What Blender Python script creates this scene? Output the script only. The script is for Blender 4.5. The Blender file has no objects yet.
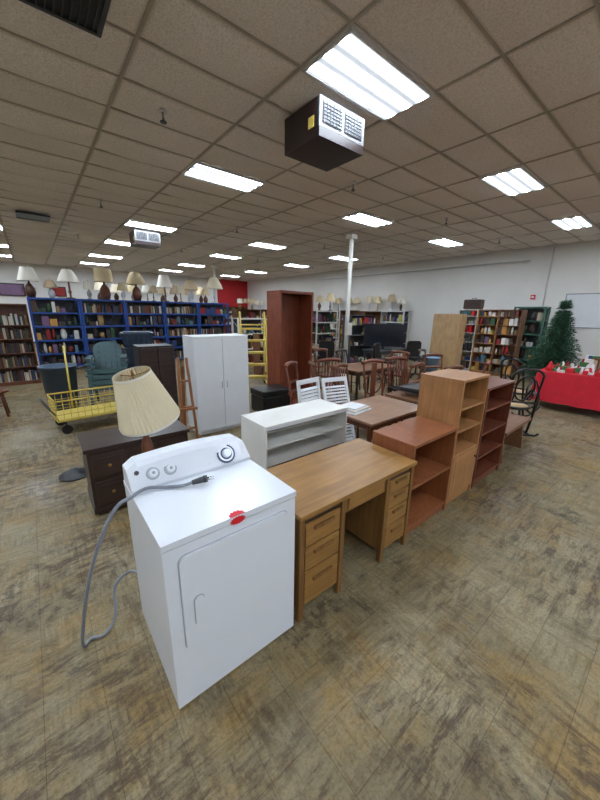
import bpy, bmesh, math, random
from mathutils import Vector, Matrix
random.seed(7)
R=random.Random(11)
scene=bpy.context.scene
CEIL=3.96
LIGHT=23.5

def C(r,g,b):
    f=lambda v:(v/255/12.92) if v/255<=.04045 else ((v/255+.055)/1.055)**2.4
    return (f(r),f(g),f(b),1)

def base(name):
    m=bpy.data.materials.new(name); m.use_nodes=True
    nt=m.node_tree; b=nt.nodes['Principled BSDF']
    return m,nt,b

def mat(name,col,rough=.5,metal=0,var=.08,scale=6,bump=0,bscale=60):
    m,nt,b=base(name)
    b.inputs['Roughness'].default_value=rough; b.inputs['Metallic'].default_value=metal
    tc=nt.nodes.new('ShaderNodeTexCoord'); n=nt.nodes.new('ShaderNodeTexNoise')
    n.inputs['Scale'].default_value=scale; n.inputs['Detail'].default_value=4
    nt.links.new(tc.outputs['Object'],n.inputs['Vector'])
    r=nt.nodes.new('ShaderNodeValToRGB')
    r.color_ramp.elements[0].position=.3; r.color_ramp.elements[1].position=.7
    r.color_ramp.elements[0].color=tuple(max(0,c*(1-var)) for c in col[:3])+(1,)
    r.color_ramp.elements[1].color=tuple(min(1,c*(1+var)) for c in col[:3])+(1,)
    nt.links.new(n.outputs['Fac'],r.inputs['Fac']); nt.links.new(r.outputs['Color'],b.inputs['Base Color'])
    if bump:
        n2=nt.nodes.new('ShaderNodeTexNoise'); n2.inputs['Scale'].default_value=bscale
        nt.links.new(tc.outputs['Object'],n2.inputs['Vector'])
        bp=nt.nodes.new('ShaderNodeBump'); bp.inputs['Strength'].default_value=bump; bp.inputs['Distance'].default_value=.01
        nt.links.new(n2.outputs['Fac'],bp.inputs['Height']); nt.links.new(bp.outputs['Normal'],b.inputs['Normal'])
    return m

def wood(name,c1,c2,axis='Z',rough=.42):
    m,nt,b=base(name)
    b.inputs['Roughness'].default_value=rough
    tc=nt.nodes.new('ShaderNodeTexCoord'); mp=nt.nodes.new('ShaderNodeMapping')
    s={'X':(1.2,22,22),'Y':(22,1.2,22),'Z':(22,22,1.2)}[axis]
    mp.inputs['Scale'].default_value=s
    n=nt.nodes.new('ShaderNodeTexNoise'); n.inputs['Scale'].default_value=1.6; n.inputs['Detail'].default_value=6; n.inputs['Distortion'].default_value=.6
    nt.links.new(tc.outputs['Object'],mp.inputs['Vector']); nt.links.new(mp.outputs['Vector'],n.inputs['Vector'])
    r=nt.nodes.new('ShaderNodeValToRGB')
    r.color_ramp.elements[0].position=.25; r.color_ramp.elements[1].position=.7
    r.color_ramp.elements[0].color=c1; r.color_ramp.elements[1].color=c2
    nt.links.new(n.outputs['Fac'],r.inputs['Fac'])
    n2=nt.nodes.new('ShaderNodeTexNoise'); n2.inputs['Scale'].default_value=5; n2.inputs['Detail'].default_value=5
    nt.links.new(tc.outputs['Object'],n2.inputs['Vector'])
    r2=nt.nodes.new('ShaderNodeValToRGB'); r2.color_ramp.elements[0].position=.35; r2.color_ramp.elements[0].color=(.84,.83,.82,1); r2.color_ramp.elements[1].position=.6; r2.color_ramp.elements[1].color=(1,1,1,1)
    nt.links.new(n2.outputs['Fac'],r2.inputs['Fac'])
    x=nt.nodes.new('ShaderNodeMix'); x.data_type='RGBA'; x.blend_type='MULTIPLY'; x.inputs[0].default_value=1
    nt.links.new(r.outputs['Color'],x.inputs[6]); nt.links.new(r2.outputs['Color'],x.inputs[7])
    nt.links.new(x.outputs[2],b.inputs['Base Color'])
    bp=nt.nodes.new('ShaderNodeBump'); bp.inputs['Strength'].default_value=.05; bp.inputs['Distance'].default_value=.003
    nt.links.new(n.outputs['Fac'],bp.inputs['Height']); nt.links.new(bp.outputs['Normal'],b.inputs['Normal'])
    return m

# ---------- mesh builder
class MB:
    def __init__(s): s.bm=bmesh.new(); s.mats=[]
    def mi(s,m):
        if m not in s.mats: s.mats.append(m)
        return s.mats.index(m)
    def face(s,vs,m,smooth=False):
        try: f=s.bm.faces.new(vs)
        except ValueError: return
        f.material_index=s.mi(m); f.smooth=smooth
    def hexa(s,P,m,M=None):
        if M is not None: P=[M@Vector(p) for p in P]
        v=[s.bm.verts.new(p) for p in P]
        for q in ((0,3,2,1),(4,5,6,7),(0,1,5,4),(1,2,6,5),(2,3,7,6),(3,0,4,7)): s.face([v[i] for i in q],m)
    def box(s,x0,y0,z0,x1,y1,z1,m,M=None):
        s.hexa([(x0,y0,z0),(x1,y0,z0),(x1,y1,z0),(x0,y1,z0),(x0,y0,z1),(x1,y0,z1),(x1,y1,z1),(x0,y1,z1)],m,M)
    def frustum(s,cx,cy,z0,z1,a0,b0,a1,b1,m,M=None):
        s.hexa([(cx-a0,cy-b0,z0),(cx+a0,cy-b0,z0),(cx+a0,cy+b0,z0),(cx-a0,cy+b0,z0),(cx-a1,cy-b1,z1),(cx+a1,cy-b1,z1),(cx+a1,cy+b1,z1),(cx-a1,cy+b1,z1)],m,M)
    def cyl(s,p0,p1,r0,m,r1=None,seg=12,caps=True):
        if r1 is None: r1=r0
        p0=Vector(p0);p1=Vector(p1);d=(p1-p0).normalized()
        a=d.orthogonal().normalized();b=d.cross(a)
        A=[];B=[]
        for i in range(seg):
            t=2*math.pi*i/seg;o=a*math.cos(t)+b*math.sin(t)
            A.append(s.bm.verts.new(p0+o*r0));B.append(s.bm.verts.new(p1+o*r1))
        for i in range(seg):
            j=(i+1)%seg; s.face([A[i],A[j],B[j],B[i]],m,True)
        if caps: s.face(A[::-1],m); s.face(B,m)
    def lathe(s,prof,c,m,seg=20,M=None,pleat=0):
        rings=[]
        for r,z in prof:
            ring=[]
            for i in range(seg):
                t=2*math.pi*i/seg; rr=r*(1+(pleat if i%2 else 0))
                p=Vector((rr*math.cos(t),rr*math.sin(t),z))
                if M is not None: p=M@p
                ring.append(s.bm.verts.new(p+Vector(c)))
            rings.append(ring)
        for k in range(len(rings)-1):
            for i in range(seg):
                j=(i+1)%seg; s.face([rings[k][i],rings[k][j],rings[k+1][j],rings[k+1][i]],m,pleat==0)
    def tube(s,pts,r,m,seg=8,closed=False):
        pts=[Vector(p) for p in pts]; n=len(pts); rings=[]; up=None
        for i,p in enumerate(pts):
            if closed: d=pts[(i+1)%n]-pts[i-1]
            else: d=pts[min(i+1,n-1)]-pts[max(i-1,0)]
            d.normalize()
            if up is None: a=d.orthogonal().normalized()
            else:
                a=up-d*up.dot(d)
                a=a.normalized() if a.length>1e-4 else d.orthogonal().normalized()
            up=a; b=d.cross(a)
            rings.append([s.bm.verts.new(p+(a*math.cos(2*math.pi*k/seg)+b*math.sin(2*math.pi*k/seg))*r) for k in range(seg)])
        for i in range(n if closed else n-1):
            A=rings[i];B=rings[(i+1)%n]
            for k in range(seg):
                l=(k+1)%seg; s.face([A[k],A[l],B[l],B[k]],m,True)
        if not closed: s.face(rings[0][::-1],m); s.face(rings[-1],m)
    def prism(s,poly,y0,y1,m,M=None,smooth=False):
        A=[];B=[]
        for x,z in poly:
            p=Vector((x,y0,z));q=Vector((x,y1,z))
            if M is not None:p=M@p;q=M@q
            A.append(s.bm.verts.new(p));B.append(s.bm.verts.new(q))
        n=len(A)
        for i in range(n):
            j=(i+1)%n; s.face([A[j],A[i],B[i],B[j]],m,smooth)
        s.face(A,m); s.face(B[::-1],m)
    def rrect(s,x0,z0,x1,z1,r,y0,y1,m,M=None,n=5):
        P=[]
        for cx,cz,a0 in ((x1-r,z0+r,-90),(x1-r,z1-r,0),(x0+r,z1-r,90),(x0+r,z0+r,180)):
            for k in range(n+1):
                a=math.radians(a0+90*k/n); P.append((cx+r*math.cos(a),cz+r*math.sin(a)))
        s.prism(P,y0,y1,m,M)
    def build(s,name,loc=(0,0,0),rz=0,bevel=0,parent=None,rx=0,ry=0):
        bmesh.ops.recalc_face_normals(s.bm,faces=s.bm.faces[:])
        me=bpy.data.meshes.new(name); s.bm.to_mesh(me); s.bm.free()
        for m in s.mats: me.materials.append(m)
        o=bpy.data.objects.new(name,me); scene.collection.objects.link(o)
        o.location=loc; o.rotation_euler=(math.radians(rx),math.radians(ry),math.radians(rz))
        if bevel:
            b=o.modifiers.new('bevel','BEVEL'); b.width=bevel; b.segments=2; b.limit_method='ANGLE'; b.angle_limit=math.radians(50)
        if parent: o.parent=parent
        return o

def smooth_path(pts,n=8):
    P=[Vector(p) for p in pts]; out=[]
    P=[P[0]]+P+[P[-1]]
    for i in range(1,len(P)-2):
        for k in range(n):
            t=k/n; a,b,c,d=P[i-1:i+3]
            out.append(.5*((2*b)+(c-a)*t+(2*a-5*b+4*c-d)*t*t+(-a+3*b-3*c+d)*t**3))
    out.append(P[-2]); return out

# ---------- materials
white_enamel=mat('white_enamel',C(228,231,238),.22,0,.01)
white_lam=mat('white_laminate',C(218,219,221),.45,0,.02)
cream_lam=mat('cream_laminate',C(226,223,216),.5,0,.03)
off_white=mat('off_white_paint',C(210,206,197),.6,0,.03)
grey_pl=mat('grey_plastic',C(150,153,158),.4)
dgrey=mat('dark_grey_plastic',C(60,62,66),.4)
black=mat('black_plastic',C(18,18,20),.35)
chrome=mat('chrome_metal',C(180,182,186),.2,1)
steel=mat('painted_steel',C(200,200,198),.4,.2)
seam=mat('seam_shadow_gap',C(165,169,176),.6)
navydial=mat('dial_blue_ring',C(52,66,100),.4)
redst=mat('red_sticker',C(215,25,40),.5)
desk_w=wood('desk_oak',C(138,98,48),C(166,122,66),'X',.38)
desk_wz=wood('desk_oak_vertical',C(112,76,38),C(140,100,54),'Z')
oak=wood('oak_veneer',C(156,106,62),C(182,132,84),'Z')
cherry=wood('cherry_wood',C(128,72,42),C(156,94,56),'Z')
cherry_d=wood('dark_cherry_wood',C(96,48,32),C(124,66,44),'Z')
redbrown=wood('red_mahogany',C(112,54,34),C(146,76,50),'Z')
darkw=wood('dark_walnut',C(38,26,22),C(66,46,38),'X',.35)
midw=wood('mid_brown_wood',C(96,62,40),C(134,92,60),'X')
tabw=wood('table_tan_wood',C(142,108,84),C(168,132,106),'X',.3)
lightw=wood('light_maple',C(176,140,98),C(204,170,124),'Z')
chairw=wood('chair_brown_wood',C(84,46,28),C(126,74,46),'Z')
bluem=mat('blue_painted_metal',C(36,74,148),.45,.1)
yellow=mat('yellow_painted_metal',C(204,180,84),.45)
greenm=mat('green_shelf_paint',C(62,100,82),.5)
tote_g=mat('teal_grey_resin',C(66,94,98),.45)
tote_n=mat('navy_tote',C(40,54,72),.45)
can_b=mat('blue_grey_can',C(72,88,108),.5)
can_blue=mat('blue_bin',C(130,155,185),.5)
redcloth=mat('red_tablecloth',C(200,26,44),.8,0,.1,8)
shade_m=[mat('shade_cream_%d'%i,c,.85,0,.04) for i,c in enumerate((C(226,214,186),C(208,188,150),C(232,226,212),C(190,168,136)))]
shade_big=mat('pleated_shade',C(232,218,188),.9,0,.05)
lbase=[mat('lamp_base_%d'%i,c,.3,.2) for i,c in enumerate((C(150,110,50),C(90,60,40),C(190,190,195),C(150,150,140),C(110,70,50)))]
pal=[mat('goods_%d'%i,c,.6) for i,c in enumerate((C(150,40,40),C(40,60,110),C(180,168,145),C(60,90,60),C(190,140,70),C(110,80,60),C(200,200,195),C(60,50,50),C(120,90,120),C(80,115,135),C(190,180,90),C(70,60,55),C(215,212,205)))]
xmas=[mat('xmas_%d'%i,c,.5) for i,c in enumerate((C(200,30,40),C(230,225,220),C(170,20,30),C(235,235,235),C(60,110,60)))]
bookp=[mat('book_%d'%i,c,.7) for i,c in enumerate((C(120,50,40),C(50,60,90),C(170,160,140),C(60,80,60),C(150,120,80),C(80,60,50),C(190,185,175),C(50,45,45),C(70,50,45)))]

def floor_mat():
    m,nt,b=base('worn_vinyl_tile')
    L=nt.links; N=nt.nodes.new
    tc=N('ShaderNodeTexCoord')
    def noise(scale,det=5,dist=0,vec=None,rough=.6):
        n=N('ShaderNodeTexNoise'); n.inputs['Scale'].default_value=scale; n.inputs['Detail'].default_value=det; n.inputs['Distortion'].default_value=dist; n.inputs['Roughness'].default_value=rough
        L.new(vec or tc.outputs['Object'],n.inputs['Vector']); return n.outputs['Fac']
    def ramp(f,stops):
        r=N('ShaderNodeValToRGB'); e=r.color_ramp.elements
        e[0].position,e[0].color=stops[0]; e[1].position,e[1].color=stops[-1]
        for p,c in stops[1:-1]:
            k=e.new(p); k.color=c
        L.new(f,r.inputs['Fac']); return r.outputs['Color']
    def mix(f,a,c,t='MIX'):
        x=N('ShaderNodeMix'); x.data_type='RGBA'; x.blend_type=t
        if isinstance(f,float): x.inputs[0].default_value=f
        else: L.new(f,x.inputs[0])
        L.new(a,x.inputs[6])
        if isinstance(c,tuple): x.inputs[7].default_value=c
        else: L.new(c,x.inputs[7])
        return x.outputs[2]
    def scl(f,k):
        s=N('ShaderNodeMath'); s.operation='MULTIPLY'; s.inputs[1].default_value=k; L.new(f,s.inputs[0]); return s.outputs[0]
    def mapv(sc,rot=0,loc=(0,0,0)):
        mp=N('ShaderNodeMapping'); mp.inputs['Scale'].default_value=sc; mp.inputs['Rotation'].default_value=(0,0,rot); mp.inputs['Location'].default_value=loc
        L.new(tc.outputs['Object'],mp.inputs['Vector']); return mp.outputs['Vector']
    W=(1,1,1,1);K=(0,0,0,1); T=.235
    col=ramp(noise(.5,8,.3,None,.6),[(.3,C(124,110,82)),(.48,C(142,128,98)),(.7,C(150,141,120))])
    tv=mapv((1,1,1),0,(T*80,T*80,0))
    br=N('ShaderNodeTexBrick'); br.offset=0; br.squash=1
    br.inputs['Scale'].default_value=1; br.inputs['Brick Width'].default_value=T; br.inputs['Row Height'].default_value=T
    br.inputs['Mortar Size'].default_value=.0018; br.inputs['Mortar Smooth'].default_value=.2
    br.inputs['Color1'].default_value=(.92,.92,.90,1); br.inputs['Color2'].default_value=(1.05,1.04,1.02,1); br.inputs['Mortar'].default_value=(.60,.55,.46,1)
    L.new(tv,br.inputs['Vector'])
    ym=ramp(noise(1.0,10,.2,None,.75),[(.47,K),(.6,W)])
    col=mix(scl(ym,.7),col,C(150,118,58))
    pl=ramp(noise(1.0,10,.2,mapv((1,1,1),0,(13,4,0)),.78),[(.53,K),(.62,W)])
    col=mix(scl(pl,.45),col,C(172,162,136))
    va=mapv((3,26,1)); vb=mapv((26,3,1))
    sa=ramp(noise(1.6,7,.4,va,.65),[(.36,C(184,174,154)),(.54,W)])
    sb=ramp(noise(1.6,7,.4,vb,.65),[(.36,C(184,174,154)),(.54,W)])
    ch=N('ShaderNodeTexChecker'); ch.inputs['Scale'].default_value=1/T; L.new(tv,ch.inputs['Vector'])
    col=mix(.5,col,mix(ch.outputs['Fac'],sa,sb),'MULTIPLY')
    def scuff(loc,ms,vec,fs,lo,hi,amt,c):
        nonlocal col
        pm=ramp(noise(ms,8,.3,mapv((1,1,1),0,loc),.7),[(lo,K),(hi,W)])
        f=ramp(noise(fs,12,.4,vec,.8),[(.48,K),(.56,W)])
        col=mix(scl(mix(1.0,pm,f,'MULTIPLY'),amt),col,c)
    scuff((5,2,0),.7,mapv((2,8,1)),2.0,.45,.58,.8,C(72,55,40))
    scuff((-7,11,0),.8,mapv((8,2,1)),2.0,.47,.58,.75,C(80,62,44))
    scuff((3,-9,0),1.6,mapv((1,1,1)),7,.52,.62,.7,C(58,45,34))
    col=mix(1.0,col,br.outputs['Color'],'MULTIPLY')
    sp=ramp(noise(70,5,.2,None,.8),[(.38,C(186,180,164)),(.52,W)])
    col=mix(.6,col,sp,'MULTIPLY')
    L.new(col,b.inputs['Base Color'])
    rr=N('ShaderNodeMapRange'); rr.inputs['From Min'].default_value=.35; rr.inputs['From Max'].default_value=.65; rr.inputs['To Min'].default_value=.38; rr.inputs['To Max'].default_value=.72
    L.new(noise(1.4,9,.3,None,.7),rr.inputs['Value']); L.new(rr.outputs[0],b.inputs['Roughness'])
    b.inputs['Specular IOR Level'].default_value=.38
    bp=N('ShaderNodeBump'); bp.inputs['Strength'].default_value=.1; bp.inputs['Distance'].default_value=.003
    L.new(br.outputs['Fac'],bp.inputs['Height']); bp.invert=True; L.new(bp.outputs['Normal'],b.inputs['Normal'])
    return m

def tile_mat():
    m,nt,b=base('acoustic_ceiling_tile'); L=nt.links; N=nt.nodes.new
    b.inputs['Roughness'].default_value=.95
    tc=N('ShaderNodeTexCoord')
    n=N('ShaderNodeTexNoise'); n.inputs['Scale'].default_value=60; n.inputs['Detail'].default_value=4; n.inputs['Roughness'].default_value=.7
    L.new(tc.outputs['Object'],n.inputs['Vector'])
    r=N('ShaderNodeValToRGB'); r.color_ramp.elements[0].position=.3; r.color_ramp.elements[0].color=C(214,205,196); r.color_ramp.elements[1].position=.6; r.color_ramp.elements[1].color=C(250,243,238)
    L.new(n.outputs['Fac'],r.inputs['Fac'])
    n2=N('ShaderNodeTexNoise'); n2.inputs['Scale'].default_value=.6; n2.inputs['Detail'].default_value=4
    L.new(tc.outputs['Object'],n2.inputs['Vector'])
    r2=N('ShaderNodeValToRGB'); r2.color_ramp.elements[0].position=.3; r2.color_ramp.elements[0].color=(.84,.82,.79,1); r2.color_ramp.elements[1].color=(1,1,1,1)
    L.new(n2.outputs['Fac'],r2.inputs['Fac'])
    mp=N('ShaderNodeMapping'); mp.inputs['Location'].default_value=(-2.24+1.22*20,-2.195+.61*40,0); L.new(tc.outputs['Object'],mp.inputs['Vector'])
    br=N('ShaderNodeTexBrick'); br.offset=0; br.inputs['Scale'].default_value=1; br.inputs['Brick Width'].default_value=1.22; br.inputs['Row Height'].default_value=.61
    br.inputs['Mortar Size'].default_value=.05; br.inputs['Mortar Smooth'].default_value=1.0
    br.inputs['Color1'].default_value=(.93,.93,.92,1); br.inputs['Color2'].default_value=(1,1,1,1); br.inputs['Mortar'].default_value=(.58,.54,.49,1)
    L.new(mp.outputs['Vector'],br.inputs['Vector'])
    def mul(a,c):
        x=N('ShaderNodeMix'); x.data_type='RGBA'; x.blend_type='MULTIPLY'; x.inputs[0].default_value=1
        L.new(a,x.inputs[6]); L.new(c,x.inputs[7]); return x.outputs[2]
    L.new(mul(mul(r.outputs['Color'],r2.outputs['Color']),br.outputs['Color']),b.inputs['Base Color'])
    return m

def light_mat():
    m,nt,b=base('fluorescent_diffuser'); L=nt.links
    tc=nt.nodes.new('ShaderNodeTexCoord'); sx=nt.nodes.new('ShaderNodeSeparateXYZ'); L.new(tc.outputs['Object'],sx.inputs[0])
    mm=nt.nodes.new('ShaderNodeMath'); mm.operation='MULTIPLY'; mm.inputs[1].default_value=2*math.pi/.19; L.new(sx.outputs['Y'],mm.inputs[0])
    c=nt.nodes.new('ShaderNodeMath'); c.operation='COSINE'; L.new(mm.outputs[0],c.inputs[0])
    mr=nt.nodes.new('ShaderNodeMapRange'); mr.inputs['From Min'].default_value=-1; mr.inputs['To Min'].default_value=0; mr.inputs['To Max'].default_value=1.0
    L.new(c.outputs[0],mr.inputs['Value'])
    pw=nt.nodes.new('ShaderNodeMath'); pw.operation='POWER'; pw.inputs[1].default_value=3.0; L.new(mr.outputs[0],pw.inputs[0])
    k=nt.nodes.new('ShaderNodeMath'); k.operation='MULTIPLY_ADD'; k.inputs[1].default_value=LIGHT*3.2; k.inputs[2].default_value=.62; L.new(pw.outputs[0],k.inputs[0])
    b.inputs['Base Color'].default_value=(.8,.8,.8,1)
    b.inputs['Emission Color'].default_value=(.80,.92,1.06,1)
    L.new(k.outputs[0],b.inputs['Emission Strength'])
    return m

# ---------- room shell
X0,X1,Y0,Y1=-8.0,12.8,-6.0,22.0
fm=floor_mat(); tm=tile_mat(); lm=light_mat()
wallm=mat('cream_wall_paint',C(222,218,212),.8,0,.03,1.5)
wallred=mat('red_wall_paint',C(190,36,40),.7,0,.04,1.5)
tbar=mat('ceiling_grid_bar',C(164,154,141),.6)
b=MB(); b.box(X0,Y0,-.1,X1,Y1,0,fm); b.build('floor')
b=MB(); b.box(X1,Y0,0,X1+.15,Y1,CEIL+.05,wallm); b.build('wall_right')
b=MB(); b.box(X0-.15,Y0,0,X0,Y1,CEIL+.05,wallm); b.build('wall_left')
b=MB(); b.box(X0,Y0-.15,0,X1,Y0,CEIL+.05,wallm); b.build('wall_front')
b=MB(); b.box(X0,Y1,0,10.3,Y1+.15,CEIL+.05,wallm); b.box(10.3,Y1,0,X1,Y1+.15,CEIL+.05,wallred); b.build('wall_back')
b=MB(); b.box(X1-.015,Y0,0,X1,Y1,.1,dgrey); b.build('baseboard_right')
b=MB(); b.box(X0,Y1-.015,0,X1-.016,Y1,.1,dgrey); b.build('baseboard_back')

LX=(-4.47,-.81,2.85,6.51,10.17); LY=(-4.2,-1.1,2.5,5.55,9.82,12.87,16.53,19.6)
LY=tuple(2.5+.61*round((y-2.5)/.61) for y in LY)
b=MB()
gx=[2.24+1.22*k for k in range(-9,10)]; gy=[2.195+.61*k for k in range(-14,34)]
gx=[X0]+[g for g in gx if X0+.05<g<X1-.05]+[X1]; gy=[Y0]+[g for g in gy if Y0+.05<g<Y1-.05]+[Y1]
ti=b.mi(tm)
for i in range(len(gx)-1):
    for j in range(len(gy)-1):
        sag=.035+.05*R.random(); n=6; vs={}
        cx=(gx[i]+gx[i+1])/2; cy=(gy[j]+gy[j+1])/2
        if R.random()<.05 or any(abs(cx-lx)<.5 and abs(cy-ly)<.25 for lx in LX for ly in LY): sag=0
        for p in range(n+1):
            for q in range(n+1):
                s_=p/n;t_=q/n
                z=CEIL-sag*(16*s_*(1-s_)*t_*(1-t_))**.7 if 0<s_<1 and 0<t_<1 else CEIL
                vs[p,q]=b.bm.verts.new((gx[i]+(gx[i+1]-gx[i])*s_,gy[j]+(gy[j+1]-gy[j])*t_,z))
        for p in range(n):
            for q in range(n):
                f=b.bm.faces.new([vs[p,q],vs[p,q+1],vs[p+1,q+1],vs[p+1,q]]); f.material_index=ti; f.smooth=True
for g in gx[1:-1]: b.box(g-.013,Y0,CEIL-.008,g+.013,Y1,CEIL+.02,tbar)
for g in gy[1:-1]: b.box(X0,g-.012,CEIL-.007,X1,g+.012,CEIL+.02,tbar)
b.box(X0,Y0,CEIL+.021,X1,Y1,CEIL+.05,tbar)
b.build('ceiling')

for ly in LY:
    for lx in LX:
        b=MB()
        b.box(-.58,-.275,-.02,.58,.275,-.012,lm)
        for x0,y0,x1,y1 in ((-.605,-.3,.605,-.275),(-.605,.275,.605,.3),(-.605,-.275,-.58,.275),(.58,-.275,.605,.275)):
            b.box(x0,y0,-.028,x1,y1,.0,steel)
        b.build('fluorescent_ceiling_light',(lx,ly,CEIL-.01))

def heater(x,y):
    body=mat('heater_brown_enamel',C(40,27,25),.35); face=mat('heater_grey_face',C(112,112,114),.4)
    b=MB()
    b.box(0,.02,0,.66,.58,.34,body)
    b.box(0,0,0.09,.66,.02,.34,face); b.box(0,0,0,.66,.02,.088,body)
    for x0 in (.04,.35):
        b.box(x0,-.006,.12,x0+.27,0,.31,black)
        for k in range(6): b.box(x0,-.014,.13+.03*k,x0+.27,-.004,.133+.03*k,face)
        for k in range(6): b.box(x0+.01+.045*k,-.012,.12,x0+.013+.045*k,-.005,.31,face)
    b.box(-.004,.08,.1,0,.17,.2,yellow)
    for cx,cy in ((.06,.1),(.6,.1),(.06,.5),(.6,.5)): b.cyl((cx,cy,.34),(cx,cy,.4),.008,steel)
    b.build('ceiling_unit_heater',(x,y,3.53),bevel=.006)
heater(2.51,2.84); heater(2.5,10.15)

for vx,vy in ((.14,2.83),(.1,10.2)):
    b=MB(); b.box(0,0,0,.62,.62,.02,black)
    for k in range(12): b.box(.03+.048*k,.02,-.012,.038+.048*k,.6,.0,dgrey)
    for a in ((0,0,.62,.03),(0,.59,.62,.62),(0,.03,.03,.59),(.59,.03,.62,.59)): b.box(a[0],a[1],-.015,a[2],a[3],.0,dgrey)
    b.build('ceiling_return_vent',(vx,vy,CEIL-.09))
for sy in (4.2,8.2,12.2):
    for sx in (1.45,4.5,7.6,10.6):
        b=MB(); b.cyl((0,0,0),(0,0,-.05),.028,steel); b.cyl((0,0,-.05),(0,0,-.14),.012,chrome); b.cyl((0,0,-.14),(0,0,-.15),.035,dgrey); b.cyl((0,0,-.05),(0,0,-.056),.05,steel)
        b.build('sprinkler_head',(sx,sy,CEIL-.02))
b=MB(); b.cyl((0,0,0),(0,0,CEIL-.1),.062,off_white,seg=20); b.cyl((0,0,0),(0,0,.05),.1,off_white); b.box(-.11,-.11,CEIL-.2,.11,.11,CEIL-.09,off_white); b.box(-.09,-.12,1.2,.09,-.06,1.55,off_white)
b.build('support_column',(7.12,6.6,0))
b=MB(); b.cyl((0,0,0),(0,0,CEIL-.1),.062,off_white,seg=20); b.box(-.11,-.11,CEIL-.2,.11,.11,CEIL-.09,off_white)
b.build('support_column',(7.1,15.2,0))
b=MB(); b.tube(smooth_path([(12.66,4,3.55),(12.66,9,3.55),(12.66,14,3.55)],2),.03,steel)
for yy in (4.5,8,12): b.box(12.63,yy,3.55,12.8,yy+.03,3.58,steel)
b.build('wall_pipe')
b=MB(); b.cyl((12.77,3.45,1.5),(12.77,3.45,3.9),.018,off_white); b.box(12.73,3.38,1.4,12.8,3.52,1.62,off_white); b.build('electrical_conduit')
b=MB(); b.box(0,0,0,.05,.12,.14,redst); b.cyl((-.02,.06,.07),(0,.06,.07),.04,off_white); b.build('fire_alarm',(12.75,3.7,2.35))
b=MB(); b.box(0,0,0,.03,1.6,1.0,white_lam); b.box(-.01,0,0,0,1.6,.03,grey_pl); b.box(-.01,0,.97,0,1.6,1,grey_pl); b.box(-.01,0,.03,0,.03,.97,grey_pl); b.box(-.01,1.57,.03,0,1.6,.97,grey_pl); b.build('wall_whiteboard',(12.77,1.3,1.5))

# ---------- DRYER
b=MB()
W,D=.683,.66
b.box(0,.0,.008,W,D,.882,white_enamel)
b.box(.004,.004,.882,W-.004,D-.002,.890,seam)
b.box(-.003,-.006,.890,W+.003,D,.920,white_enamel)
for fx in (.05,W-.05):
    for fy in (.05,D-.05): b.cyl((fx,fy,0),(fx,fy,.01),.02,black)
b.rrect(.056,.326,W-.052,.836,.035,-.0015,.0,seam)
b.rrect(.06,.33,W-.056,.832,.033,-.014,.0,white_enamel)
b.rrect(.105,.45,.155,.61,.022,-.0155,-.013,seam)
b.rrect(.108,.453,.152,.607,.02,-.024,-.013,white_enamel)
n=14; secs=[]
for i in range(n+1):
    t=i/n; x=W*t; bow=.02*math.sin(math.pi*t); e=min(1,min(t,1-t)/.05); zt=1.05+bow-.03*(1-e)**2
    secs.append([(x,.47,.92),(x,.465,.94),(x,.53,zt-.02),(x,.56,zt),(x,.64,zt),(x,.655,.92)])
rows=[[b.bm.verts.new(p) for p in s_] for s_ in secs]
for i in range(n):
    for k in range(6):
        l=(k+1)%6; b.face([rows[i][k],rows[i+1][k],rows[i+1][l],rows[i][l]],white_enamel)
b.face(rows[0],white_enamel); b.face(rows[-1][::-1],white_enamel)
nrm=Vector((0,-.81,.59)).normalized()
def onface(x,t): return Vector((x,.465+.065*t,.94+.1*t))
def disk(x,t,r,h,m,h0=0,r1=None):
    p=onface(x,t); b.cyl(p+nrm*h0,p+nrm*(h0+h),r,m,r1=r1,seg=28)
for x in (.115,.205):
    disk(x,.52,.034,.003,seam); disk(x,.52,.026,.02,white_enamel,.002,.021)
    p=onface(x,.52)+nrm*.022; b.cyl(p,p+nrm*.004,.008,grey_pl)
disk(.535,.5,.058,.003,navydial); disk(.535,.5,.047,.004,white_enamel,.002); disk(.535,.5,.036,.006,navydial,.003); disk(.535,.5,.028,.028,white_enamel,.004,.024)
for k in range(22):
    a=2*math.pi*k/22; c=onface(.535,.5)+nrm*.003; e1=Vector((1,0,0)); e2=nrm.cross(e1)
    d=e1*math.cos(a)+e2*math.sin(a); b.cyl(c+d*.059,c+d*.066,.0015,grey_pl,seg=4)
disk(.04,.72,.012,.003,dgrey)
for k in range(5):
    p=onface(.3+.03*k,.25); b.cyl(p,p+nrm*.001,.004,grey_pl,seg=6)
S=[]
for k in range(32):
    a=2*math.pi*k/32; r=.042 if k%2 else .032; S.append((.34+r*math.cos(a),.897+.5*r*math.sin(a)))
b.prism(S,-.0085,-.006,redst)
b.prism([(.300,0),(.380,0),(.374,.012),(.378,.02),(.364,.026),(.360,.036),(.348,.032),(.34,.04),(.332,.032),(.32,.036),(.316,.026),(.302,.02),(.306,.012)],.0,.0015,redst,Matrix.Translation((0,-.006,.9205))@Matrix(((1,0,0,0),(0,0,1,0),(0,1,0,0),(0,0,0,1))))
b.build('clothes_dryer',(.262,1.18,0),bevel=.005)

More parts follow.
